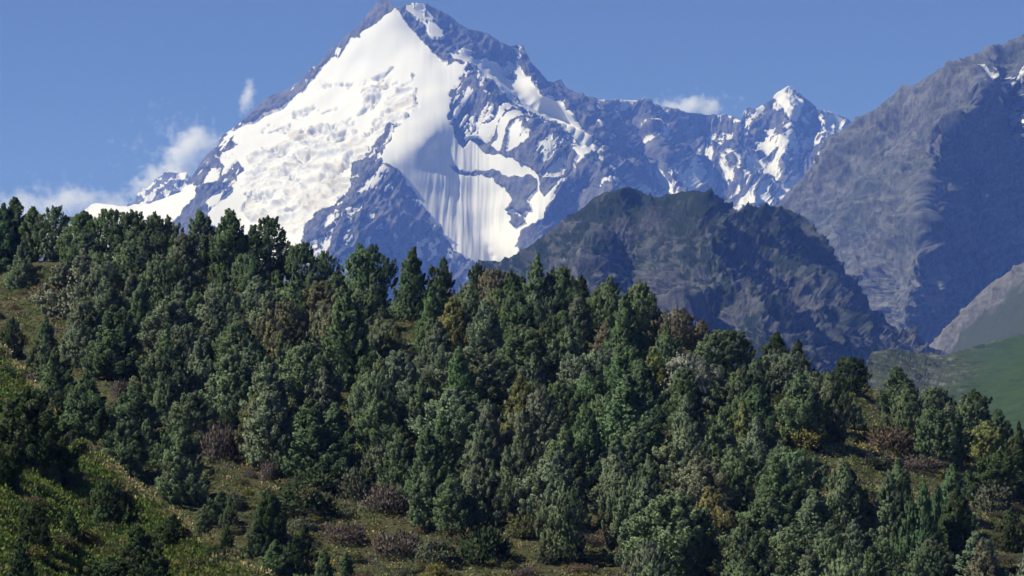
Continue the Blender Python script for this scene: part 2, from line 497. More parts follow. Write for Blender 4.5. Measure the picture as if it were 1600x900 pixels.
# ---- the bare grey mountain on the right
SKY2 = [(1150, 372), (1205, 322), (1213, 316), (1235, 290), (1262, 262), (1280, 243), (1300, 225), (1318, 206), (1330, 196), (1345, 183), (1370, 166), (1400, 146), (1425, 128), (1450, 114), (1475, 106), (1500, 96), (1520, 87), (1545, 79), (1570, 67), (1600, 50), (1640, 28), (1760, -20)]
LINES2 = [
    [(1150, 372, 6.5 * K), (1213, 318, 6.4 * K), (1262, 262, 6.35 * K), (1330, 196, 6.25 * K), (1400, 146, 6.15 * K), (1500, 96, 6.05 * K), (1600, 50, 5.95 * K), (1760, -20, 5.9 * K)],
    [(1570, 70, 5.95 * K), (1520, 140, 5.72 * K), (1490, 195, 5.58 * K), (1468, 240, 5.45 * K), (1440, 300, 5.3 * K), (1446, 350, 5.2 * K), (1432, 400, 5.1 * K), (1415, 450, 5.0 * K), (1408, 520, 4.85 * K), (1405, 600, 4.7 * K)],
    [(1480, 195, 5.64 * K), (1500, 290, 5.62 * K), (1510, 370, 5.5 * K), (1500, 440, 5.36 * K), (1480, 520, 5.2 * K), (1470, 600, 5.0 * K)],
    [(1600, 150, 5.86 * K), (1600, 260, 5.84 * K), (1600, 370, 5.72 * K), (1600, 520, 5.5 * K)],
    [(1625, 95, 5.72 * K), (1618, 150, 5.66 * K), (1606, 205, 5.68 * K)],
    [(1545, 250, 5.68 * K), (1550, 380, 5.56 * K), (1550, 480, 5.4 * K)],
    [(1700, 200, 6.0 * K), (1760, 400, 6.0 * K), (1700, 600, 5.7 * K)],
    [(1300, 300, 6.0 * K), (1330, 380, 5.7 * K), (1350, 450, 5.45 * K), (1370, 560, 5.15 * K)],
    [(1400, 230, 5.85 * K), (1390, 330, 5.5 * K), (1385, 430, 5.2 * K)],
    [(1240, 400, 6.0 * K), (1280, 480, 5.6 * K), (1290, 600, 5.2 * K)],
]
def paint2(PX, PY, P):
    sn = polys(PX, PY, P, [(.55, [(1530, 120), (1600, 100), (1650, 100), (1650, 230), (1600, 220), (1560, 160)])], 5, 60)
    sn = np.where(sn > 0, smooth(sn + fbm(P / np.array([50., 50, 30]), 4, 0.6) * 0.6, 0.55, 0.65), 0)
    pale = polys(PX, PY, P, [(.5, [(1440, 420), (1480, 400), (1490, 440), (1420, 520), (1395, 510)]), (.45, [(1530, 290), (1560, 280), (1550, 330)]), (.35, [(1500, 340), (1530, 330), (1530, 400), (1505, 390)])], 8, 60)
    pale = pale * smooth(fbm(P / np.array([40., 40, 80]), 4, .6), -0.1, .3)
    dg = P @ np.array([[0.8, 0, -0.6], [0, 1, 0], [0.6, 0, 0.8]])
    pale = np.maximum(pale, 0.32 * smooth(ridged(dg / np.array([80., 60, 18]) + 3, 4, 0.6), 1.05, 1.4))
    veg = smooth(fbm(P / np.array([200., 200, 200]), 5, 0.6), -0.2, 0.6) * 0.55 * (1 - smooth(PY, 330, 480))
    return {"snow": sn, "veg": veg, "pale": pale}
def relief2(P, A):
    big = ridged(P / np.array([380., 380, 560]) + 2, 4) - 0.8
    diag = P @ np.array([[0.8, 0, -0.6], [0, 1, 0], [0.6, 0, 0.8]])
    mid = ridged(diag / np.array([170., 110, 60]) + 9, 5, 0.55) - 0.8
    fin = ridged(diag / np.array([55., 40, 22]) + 4, 4, 0.6) - 0.8
    return 46 * big + 15 * mid + 4.5 * fin + 1.6 * (ridged(P / np.array([15., 15, 22]) + 2, 4, 0.65) - 0.8)
mat_grey = mountain_material("grey_scree", (0.036, 0.038, 0.037), (0.105, 0.107, 0.103), veg=(0.036, 0.046, 0.028), scale=0.028, bump=5)
build_mountain("grey_mountain", SKY2, 640, 1150, 1900, LINES2, relief2, paint2, mat_grey, back=(1500, 1200), far=1.15)

# ---- the pale scree spur at the right edge, running down to the meadow
SKY2B = [(1400, 575), (1440, 548), (1462, 532), (1490, 500), (1520, 470), (1550, 440), (1580, 424), (1600, 412), (1680, 360), (1760, 330)]
LINES2B = [[(1400, 575, 4.4 * K), (1462, 532, 4.3 * K), (1520, 470, 4.2 * K), (1600, 412, 4.1 * K), (1760, 330, 4.0 * K)],
           [(1500, 560, 4.0 * K), (1600, 520, 3.8 * K), (1760, 470, 3.6 * K)], [(1400, 640, 4.1 * K), (1600, 640, 3.5 * K), (1760, 640, 3.3 * K)]]
def paint2b(PX, PY, P):
    d = PY - np.interp(PX, [p[0] for p in SKY2B], [p[1] for p in SKY2B])
    n = fbm(P / 60.0, 5, 0.6)
    return {"veg": smooth(d + n * 26, 18, 46), "pale": smooth(20 - d + n * 30, 0, 24) * 0.25}
def relief2b(P, A):
    return 9 * (ridged(P / 90.0, 5, 0.6) - 0.8) * (1 - 0.6 * A["veg"]) + 2.5 * fbm(P / 12.0, 3, .6) * (1 - 0.8 * A["veg"])
mat_spur = mountain_material("pale_scree", (0.05, 0.05, 0.046), (0.115, 0.112, 0.105), veg=(0.04, 0.047, 0.024), scale=0.03, bump=4)
build_mountain("scree_spur", SKY2B, 640, 1400, 1900, LINES2B, relief2b, paint2b, mat_spur, back=(500, 500), rough_sky=1.5, far=1.1)

# ---- the dark crag in the middle distance
SKY3 = [(700, 480), (755, 430), (785, 410), (800, 400), (830, 380), (870, 352), (905, 326), (925, 312), (945, 300), (975, 293), (995, 296), (1020, 310), (1042, 307), (1065, 302), (1085, 300), (1103, 304), (1122, 319), (1143, 336), (1160, 328), (1180, 322), (1200, 319), (1222, 327), (1246, 346), (1266, 372), (1288, 400), (1304, 426), (1314, 444), (1332, 466), (1350, 486), (1372, 512), (1400, 524), (1440, 534), (1475, 546), (1520, 585)]
LINES3 = [
    [(700, 480, 2.5 * K), (800, 400, 2.48 * K), (905, 326, 2.45 * K), (975, 293, 2.4 * K), (1020, 310, 2.42 * K), (1085, 300, 2.38 * K), (1143, 336, 2.42 * K), (1200, 319, 2.5 * K), (1266, 372, 2.55 * K), (1332, 466, 2.55 * K), (1400, 524, 2.5 * K), (1520, 585, 2.45 * K)],
    [(905, 326, 2.45 * K), (930, 380, 2.34 * K), (915, 430, 2.26 * K), (900, 520, 2.15 * K)],
    [(945, 390, 2.34 * K), (985, 410, 2.38 * K), (1010, 450, 2.34 * K), (1030, 520, 2.25 * K)],
    [(1085, 300, 2.38 * K), (1095, 350, 2.28 * K), (1080, 400, 2.2 * K), (1050, 440, 2.14 * K), (1045, 520, 2.05 * K), (1040, 640, 1.95 * K)],
    [(1095, 350, 2.28 * K), (1130, 400, 2.2 * K), (1160, 440, 2.13 * K), (1200, 490, 2.06 * K), (1250, 540, 2.0 * K), (1280, 600, 1.95 * K)],
    [(1120, 340, 2.36 * K), (1165, 390, 2.33 * K), (1210, 430, 2.27 * K), (1270, 500, 2.2 * K), (1320, 580, 2.12 * K)],
    [(1200, 319, 2.5 * K), (1215, 370, 2.4 * K), (1255, 430, 2.33 * K), (1300, 490, 2.24 * K), (1335, 530, 2.18 * K), (1358, 580, 2.12 * K)],
    [(1300, 450, 2.45 * K), (1345, 520, 2.38 * K), (1390, 560, 2.3 * K), (1480, 640, 2.1 * K)],
    [(1110, 500, 2.1 * K), (1130, 600, 1.98 * K)], [(760, 520, 2.35 * K), (700, 600, 2.2 * K)],
]
def paint3(PX, PY, P):
    n = fbm(P / np.array([70., 70, 60]), 6, 0.62)
    top = 1 - smooth(PY, 390, 470)
    veg = smooth(n + 0.55 * top - 0.06 - 0.22 * smooth(PX, 1000, 1200) * 0, -0.12, 0.16)
    talus = inside([(1335, 470), (1372, 510), (1480, 545), (1520, 590), (1440, 590), (1350, 560)], PX, PY)
    veg = np.where(talus, veg * 0.3, veg)
    pale = polys(PX, PY, P, [(.9, [(895, 405), (960, 405), (965, 440), (940, 470), (900, 450)]), (.5, [(880, 350), (925, 345), (915, 390), (885, 385)]),
                             (.55, [(1040, 420), (1180, 420), (1200, 520), (1150, 580), (1040, 520)]), (.35, [(1100, 330), (1160, 350), (1180, 420), (1110, 420)])], 10, 40)
    pale = np.maximum(pale, 0.4 * smooth(PY, 330, 400))
    pale = pale * smooth(fbm(P / np.array([9., 9, 22]) + 7, 5, .65), 0.1, .32)
    return {"veg": veg * (1 - pale), "pale": pale}
def relief3(P, A):
    big = ridged(P / np.array([150., 150, 230]) + 1, 4) - 0.8
    mid = ridged(P / np.array([40., 40, 70]) + 9, 5, 0.65) - 0.8
    return 17 * big + 6.5 * mid + 2.2 * (ridged(P / np.array([15., 15, 24]) + 6, 4, 0.65) - 0.8) + 1.2 * fbm(P / 3.0, 2, 0.6)
mat_crag = mountain_material("dark_crag_rock", (0.028, 0.031, 0.032), (0.086, 0.088, 0.086), veg=(0.021, 0.031, 0.014), scale=0.045, bump=6)
build_mountain("dark_crag", SKY3, 640, 700, 1520, LINES3, relief3, paint3, mat_crag, back=(900, 800), rough_sky=2.6, far=1.6)

# ---- the green valley meadow
SKY4 = [(1280, 640), (1335, 600), (1352, 573), (1362, 550), (1400, 546), (1440, 552), (1475, 556), (1500, 547), (1540, 534), (1600, 522), (1760, 505)]
LINES4 = [[(1280, 560, 1.9 * K), (1370, 541, 2.0 * K), (1440, 548, 2.1 * K), (1475, 552, 2.1 * K), (1540, 534, 2.25 * K), (1760, 505, 2.3 * K)],
          [(1300, 610, 1.65 * K), (1400, 600, 1.75 * K), (1460, 600, 1.85 * K), (1520, 590, 1.9 * K), (1600, 580, 1.85 * K), (1760, 570, 1.8 * K)],
          [(1300, 720, 1.3 * K), (1450, 720, 1.35 * K), (1600, 720, 1.3 * K), (1760, 720, 1.25 * K)]]
def paint4(PX, PY, P):
    n = fbm(P / 60.0, 5, 0.6)
    g = smooth((PX - 1500) / 60 + n * 0.9 + (PY - 560) / 160, -0.4, 0.7)
    st = smooth(ridged(P / 26.0, 4, .6), 1.25, 1.5)
    return {"snow": P[..., 0] * 0, "veg": g, "pale": st * 0.5 * (1 - g)}
def relief4(P, A):
    return 5 * fbm(P / 90.0, 4, 0.5) + 1.0 * fbm(P / 7.0, 3, 0.6) * (1 - A["veg"])
def meadow_material():
    m = NT("valley_turf")
    n = m.noise(0.05, 8, 0.7)
    c = m.mix(m.attr("veg"), m.ramp(n, [(.3, (0.034, 0.046, 0.019)), (.7, (0.06, 0.066, 0.032))]), m.ramp(n, [(.3, (0.022, 0.042, 0.006)), (.7, (0.036, 0.056, 0.011))]))
    c = m.mix(m.ramp(m.noise(0.09, 5, 0.7), [(.54, (0, 0, 0)), (.6, (1, 1, 1))]), c, (0.02, 0.028, 0.012))
    m.base(m.mix(m.attr("pale"), c, (0.2, 0.19, 0.17)))
    m.bump(m.noise(0.3, 6, 0.7), 0.8)
    return m.m
build_mountain("meadow", SKY4, 740, 1280, 1900, LINES4, relief4, paint4, meadow_material(), back=(400, 200), rough_sky=1.0, far=1.15)

# ------------------------------------------------------------------ valley floor and wooded hillside
m = NT("valley_grass")
m.base(m.ramp(m.noise(0.02, 8, 0.7), [(.3, (0.05, 0.055, 0.03)), (.7, (0.09, 0.09, 0.045))]))
vf = link("valley_floor", mesh_from("valley_floor", [(-9000, -900, -2), (9000, -900, -2), (9000, 16500, -2), (-9000, 16500, -2)], [(0, 1, 2, 3)], m.m))
vf["kind"] = "structure"

CREST = [(-250, 400), (-100, 402), (0, 405), (100, 405), (200, 412), (300, 424), (400, 430), (480, 448), (560, 470), (650, 478), (750, 478), (850, 478), (930, 492), (1000, 505), (1060, 508), (1100, 530), (1150, 572), (1200, 582), (1260, 586), (1330, 594), (1400, 630), (1480, 664), (1540, 684), (1600, 700), (1700, 740), (1850, 790)]
SPUR = [(-250, 400), (-100, 480), (0, 548), (50, 597), (100, 655), (150, 710), (200, 752), (250, 788), (300, 824), (350, 858), (400, 892), (450, 935), (520, 1010), (600, 1100), (1900, 1100)]
def line_a(line):
    a = np.array([ae(p[0], p[1])[0] for p in line])
    e = np.array([ae(p[0], p[1])[1] for p in line])
    return a, e
_ca, _ce = line_a(CREST)
_sa, _se = line_a(SPUR)
_sY = np.interp([p[0] for p in SPUR], [-250, -100, 0, 420, 520, 600], [262, 247, 232, 152, 136, 128])

def hill_z(a, Y, spur_only=False):
    a, Y = np.broadcast_arrays(np.asarray(a, float), np.asarray(Y, float))
    Yc = 372 - 110 * a + 6 * np.sin(a * 60)
    zc = np.interp(a, _ca, _ce) * Yc
    t = (Y - 225) / (Yc - 225)
    up = -2.6 + (zc + 2.6) * np.clip(t, 0, 1) * (1.12 - 0.12 * np.clip(t, 0, 1))
    dn = np.clip(Y - Yc, 0, None)
    main = up - dn * dn / (dn + 18) * 0.55
    Ys = np.interp(a, _sa, _sY)
    zs = np.interp(a, _sa, _se) * Ys
    s_up = zs - np.clip(Ys - Y, 0, None) * 0.25
    ds = np.clip(Y - Ys, 0, None)
    spur = s_up - ds * ds / (ds + 5) * 0.75
    if spur_only:
        return spur > main
    z = np.maximum(main, spur)
    P = np.stack([a * Y, Y, Y * 0], -1)
    return np.maximum(z + 0.45 * fbm(P / 14.0, 3, 0.5) + 0.1 * fbm(P / 2.2, 2, 0.5), -2.6)

def on_near_spur(P):
    return bool(hill_z(P[0] / P[1], P[1], True))

_MY = np.arange(112, 520, 0.4)
def ground_at(px, py):
    """the point of the hill that one sees at a pixel; the crest when the pixel lies above it"""
    a, e = ae(px, py)
    z = hill_z(np.full(_MY.shape, a), _MY)
    ev = z / _MY
    k = np.nonzero(ev >= e)[0]
    i = int(k[0]) if len(k) else int(np.argmax(ev))
    Y = _MY[i]
    return np.array([a * Y, Y, z[i]])

ga = np.concatenate([np.linspace(-0.42, -0.225, 60), np.linspace(-0.22, 0.22, 620), np.linspace(0.225, 0.42, 60)])
gy = np.concatenate([np.linspace(90, 420, 620), np.linspace(422, 600, 60)])
GA, GY = np.meshgrid(ga, gy)
GZ = hill_z(GA, GY)
hm = NT("dry_slope_grass")
nA, nB = hm.noise(0.12, 8, 0.65), hm.noise(1.3, 6, 0.7)
hc = hm.ramp(nA, [(.32, (0.035, 0.043, 0.018)), (.5, (0.058, 0.06, 0.028)), (.68, (0.085, 0.072, 0.042))])
hm.base(hm.mix(0.55, hc, hm.ramp(nB, [(.3, (0.03, 0.036, 0.016)), (.7, (0.10, 0.09, 0.048))])))
hm.bump(nB, 0.4)
hillside = link("hillside", mesh_from("hillside", np.stack([GA * GY, GY, GZ], -1), grid_faces(*GA.shape), hm.m, None, True))
hillside["kind"] = "structure"

# ------------------------------------------------------------------ trees
def foliage_material(name, rough_tint):
    m = NT(name)
    oi = m.n("ShaderNodeObjectInfo")
    tint = m.attr("tint")
    hsv = m.n("ShaderNodeHueSaturation")
    m.l(oi.outputs["Color"], hsv.inputs["Color"])
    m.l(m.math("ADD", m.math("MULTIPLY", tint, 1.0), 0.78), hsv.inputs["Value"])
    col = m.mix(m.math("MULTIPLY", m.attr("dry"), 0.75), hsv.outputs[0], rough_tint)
    nrm = m.n("ShaderNodeAttribute", attribute_name="outward").outputs["Vector"]
    vt = m.n("ShaderNodeVectorTransform", vector_type="NORMAL", convert_from="OBJECT", convert_to="WORLD")
    m.l(nrm, vt.inputs[0])
    m.t.nodes.remove(m.p)
    df, tr, mx = m.n("ShaderNodeBsdfDiffuse"), m.n("ShaderNodeBsdfTranslucent"), m.n("ShaderNodeMixShader")
    m.l(col, df.inputs["Color"]); m.l(col, tr.inputs["Color"])
    m.l(vt.outputs[0], df.inputs["Normal"])
    mx.inputs[0].default_value = 0.4
    m.l(df.outputs[0], mx.inputs[1]); m.l(tr.outputs[0], mx.inputs[2])
    m.l(mx.outputs[0], m.out.inputs["Surface"])
    return m.m
FOL = foliage_material("juniper_foliage", (0.135, 0.122, 0.09))
BUSHM = foliage_material("shrub_leaves", (0.10, 0.08, 0.06))
bk = NT("juniper_bark")
bk.base(bk.ramp(bk.noise(6, 6, 0.7, (1, 1, 0.15)), [(.3, (0.06, 0.045, 0.035)), (.7, (0.17, 0.14, 0.115))]))
BARK = bk.m

def leaves(C, axis, size, elong, r, nrm=None):
    """one rhombic leaf spray per row of C, long side roughly along axis"""
    n = len(C)
    ax = axis + r.normal(0, 0.45, (n, 3))
    ax /= np.linalg.norm(ax, axis=1)[:, None]
    sd = np.cross(ax, r.normal(size=(n, 3))) if nrm is None else np.cross(nrm, ax)
    sd /= np.linalg.norm(sd, axis=1)[:, None] + 1e-9
    L, S = (size * elong)[:, None], size[:, None]
    V = np.stack([C - ax * L, C + sd * S, C + ax * L, C - sd * S], 1)
    return V.reshape(-1, 3), np.arange(4 * n).reshape(n, 4)

def profile(kind, h):
    if kind == "cone":
        return np.clip(1.12 * (1 - h) ** 0.8, 0.04, 1) * np.clip(0.55 + h * 4, 0, 1)
    if kind == "egg":
        return np.clip(np.sin(np.pi * np.clip(h * 0.86 + 0.13, 0, 1) ** 0.9), 0.05, 1) ** 0.7
    if kind == "round":
        return np.sqrt(np.clip(1 - ((h - 0.46) / 0.56) ** 2, 0.02, 1))
    if kind == "column":
        return np.clip((1 - h ** 3.2), 0.05, 1) * np.clip(0.6 + h * 3, 0, 1) * (0.86 + 0.14 * np.cos(h * 9))
    return np.clip(1 - h ** 2, 0.1, 1)

def crown_mesh(name, kind, R, Ht, seed, nlobe=120, nleaf=125, leaf=0.072, spires=1, ragged=0.25, dry=0.1, base=0.04):
    r = np.random.default_rng(seed)
    Vs, Fs, T, Dv, Nv, off = [], [], [], [], [], 0
    tops = [(0.0, 0.0, 1.0)] + [(R * 0.62 * math.cos(t), R * 0.62 * math.sin(t), r.uniform(0.68, 0.93)) for t in r.uniform(0, 6.28, spires - 1)]
    bump_phase = r.uniform(0, 6.28, 4)
    for k in range(nlobe):
        sx, sy, sh = tops[r.integers(len(tops))] if r.random() < 0.75 else tops[0]
        rr = R if len(tops) == 1 else R * (0.72 if (sx or sy) else 0.8)
        h = r.uniform(base, 1.0) ** (1.12 if kind == "cone" else 0.95)
        pr = float(profile(kind, np.array(h))) * rr
        th = k * 2.39996 + r.uniform(-0.5, 0.5)
        pr *= 1 + 0.16 * math.sin(2 * th + bump_phase[0] + 5 * h) + 0.12 * math.sin(3 * th + bump_phase[1] - 9 * h) + r.normal(0, ragged * 0.5)
        depth = r.uniform(0.55, 1.0) if r.random() < 0.25 else r.uniform(0.86, 1.05)
        cx, cy, cz = sx + pr * depth * math.cos(th), sy + pr * depth * math.sin(th), h * Ht * sh
        ln = r.uniform(0.35, 0.75) * (0.55 + 0.6 * pr / max(R, .1)) * Ht / 8.0
        wd = ln * r.uniform(0.5, 0.75)
        ax = np.array([math.cos(th) * 0.55, math.sin(th) * 0.55, 0.8 + 0.7 * h])
        ax /= np.linalg.norm(ax)
        n = max(8, int(nleaf * r.uniform(0.6, 1.3) * (0.45 + 0.75 * ln / 0.6)))
        u = r.uniform(-1, 1, n)
        env = np.sqrt(np.clip(1 - np.abs(u) ** 1.7, 0.02, 1)) * np.where(u > 0, 0.85, 1)
        q = r.normal(size=(n, 3))
        q /= np.linalg.norm(q, axis=1)[:, None]
        q *= (np.where(r.random(n) < 0.2, r.uniform(0.4, 1.12, n), r.uniform(0.82, 1.02, n)) * wd * env)[:, None]
        C = np.array([cx, cy, cz]) + ax * (u * ln)[:, None] + q
        C[:, 2] = np.maximum(C[:, 2], 0.05)
        out = C - np.array([cx, cy, cz]) + 0.4 * ax
        nn = (C - np.array([cx, cy, cz])) / wd * 0.9 + np.array([math.cos(th), math.sin(th), 0.35]) * 0.7 + r.normal(0, 0.35, (n, 3))
        nn /= np.linalg.norm(nn, axis=1)[:, None]
        V, Fc = leaves(C, ax * 0.9 + 0.3 * out, leaf * r.uniform(0.6, 1.25, n), 1.75, r, nn)
        Vs.append(V)
        Fs.append(Fc + off)
        off += len(V)
        Nv.append(np.repeat(nn, 4, 0))
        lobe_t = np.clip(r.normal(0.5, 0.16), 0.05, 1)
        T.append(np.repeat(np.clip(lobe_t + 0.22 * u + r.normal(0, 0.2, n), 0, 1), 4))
        dd = 1.0 if r.random() < dry else 0.0
        Dv.append(np.repeat(np.clip(dd * r.uniform(0.2, 1.1, n) + (r.random(n) < 0.04), 0, 1), 4))
    # inner sprays that close the crown
    n = nlobe * 8
    h = r.uniform(base, 0.97, n)
    th = r.uniform(0, 6.283, n)
    pr = profile(kind, h) * R * np.sqrt(r.uniform(0, 0.72, n))
    C = np.stack([pr * np.cos(th), pr * np.sin(th), h * Ht], -1)
    nn = np.stack([np.cos(th), np.sin(th), 0.3 + 0 * th], -1) + r.normal(0, 0.3, (n, 3))
    nn /= np.linalg.norm(nn, axis=1)[:, None]
    V, Fc = leaves(C, np.array([0, 0, 1.0]), leaf * 1.9 * r.uniform(0.7, 1.2, n), 1.4, r, nn)
    Vs.append(V); Fs.append(Fc + off)
    T.append(np.full(4 * n, 0.5)); Dv.append(np.zeros(4 * n))
    Nv.append(np.repeat(nn, 4, 0))
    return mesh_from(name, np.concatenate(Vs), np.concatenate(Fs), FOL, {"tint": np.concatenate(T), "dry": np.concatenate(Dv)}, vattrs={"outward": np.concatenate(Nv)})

def tube(path, radii, sides=7):
    path = np.array(path, float)
    V, Fc = [], []
    for i, (p, rd) in enumerate(zip(path, radii)):
        d = path[min(i + 1, len(path) - 1)] - path[max(i - 1, 0)]
        d /= np.linalg.norm(d)
        u = np.cross(d, [0.3, 0.9, 0.1]); u /= np.linalg.norm(u)
        v = np.cross(d, u)
        for k in range(sides):
            t = 2 * math.pi * k / sides
            V.append(p + rd * (u * math.cos(t) + v * math.sin(t)))
    for i in range(len(path) - 1):
        for k in range(sides):
            Fc.append((i * sides + k, i * sides + (k + 1) % sides, (i + 1) * sides + (k + 1) % sides, (i + 1) * sides + k))
    return V, Fc

def trunk_mesh(name, Ht, R, seed, limbs=9):
    r = np.random.default_rng(seed)
    V, Fc = tube([(0, 0, -0.5), (0.05, 0.02, 0.4), (0.1 * r.normal(), 0.1 * r.normal(), Ht * 0.45), (0, 0, Ht * 0.9)], [0.26, 0.2, 0.12, 0.02], 8)
    for k in range(limbs):
        h = Ht * r.uniform(0.08, 0.8)
        th = r.uniform(0, 6.283)
        L = R * (1 - h / Ht) * r.uniform(0.7, 1.0) + 0.2
        d = np.array([math.cos(th), math.sin(th), 0.0])
        v2, f2 = tube([(0, 0, h), tuple(d * L * 0.5 + [0, 0, h + 0.2 * L]), tuple(d * L + [0, 0, h + 0.6 * L])], [0.07, 0.05, 0.015], 5)
        Fc += [tuple(i + len(V) for i in f) for f in f2]
        V += v2
    return mesh_from(name, V, Fc, BARK, None, True)

#        shape word      kind     R    H  spires ragged dry
SHAPES = {
    "conical":      [("cone", 2.3, 8.0, 1, 0.25, 0.10), ("cone", 2.7, 8.0, 2, 0.35, 0.15), ("cone", 2.0, 8.0, 1, 0.3, 0.05)],
    "egg shaped":   [("egg", 2.2, 8.0, 1, 0.22, 0.08), ("egg", 2.5, 8.0, 2, 0.3, 0.14)],
    "round headed": [("round", 3.2, 7.0, 2, 0.25, 0.07), ("round", 3.6, 7.0, 3, 0.3, 0.12)],
    "columnar":     [("column", 1.5, 8.0, 1, 0.25, 0.06), ("column", 1.75, 8.0, 2, 0.3, 0.12)],
    "many tipped":  [("cone", 3.2, 8.0, 4, 0.4, 0.12), ("egg", 3.1, 8.0, 4, 0.4, 0.16)],
    "ragged":       [("egg", 2.7, 7.5, 3, 0.75, 0.22), ("cone", 2.9, 8.0, 3, 0.8, 0.2)],
}
CROWNS = {}
for si, (word, vs) in enumerate(SHAPES.items()):
    CROWNS[word] = []
    for vi, (kind, R, Ht, sp, rg, dr) in enumerate(vs):
        sd = 100 + si * 10 + vi
        CROWNS[word].append((crown_mesh("crown", kind, R, Ht, sd, nlobe=170, spires=sp, ragged=rg, dry=dr),
                             trunk_mesh("trunk", Ht, R, sd), Ht, R))
COLOURS = {
    "dark green": (0.080, 0.120, 0.060), "deep green": (0.102, 0.140, 0.076), "grey green": (0.125, 0.156, 0.098),
    "olive green": (0.138, 0.148, 0.06), "brown tinged": (0.142, 0.134, 0.088), "blackish green": (0.048, 0.07, 0.03),
    "fresh green": (0.122, 0.155, 0.055), "silvery grey": (0.21, 0.22, 0.19),
}
TREES = []     # root, px, py(mid), label parts

def plant_tree(P, Hm, Wm, word, colour, r, label=None):
    cm, tm, Ht, R = CROWNS[word][int(r.integers(len(CROWNS[word])))]
    root = bpy.data.objects.new("juniper_tree", None)
    COL.objects.link(root)
    root.location = P
    root.rotation_euler = (r.normal(0, 0.03), r.normal(0, 0.03), r.uniform(0, 6.283))
    k = Hm / Ht
    w = Wm / (2 * R)
    root.scale = (w, w, k)
    root.empty_display_size = 0.5
    root["category"] = "tree"
    root["group"] = "junipers of the wooded hillside"
    c = link("crown", cm, root)
    v = r.uniform(0.85, 1.18)
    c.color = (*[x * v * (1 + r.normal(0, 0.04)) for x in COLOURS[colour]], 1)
    link("trunk", tm, root)
    px, py = to_px(P[0], P[1], P[2] + Hm * 0.6)
    TREES.append([root, px, py, word, colour, Hm, label])
    return root

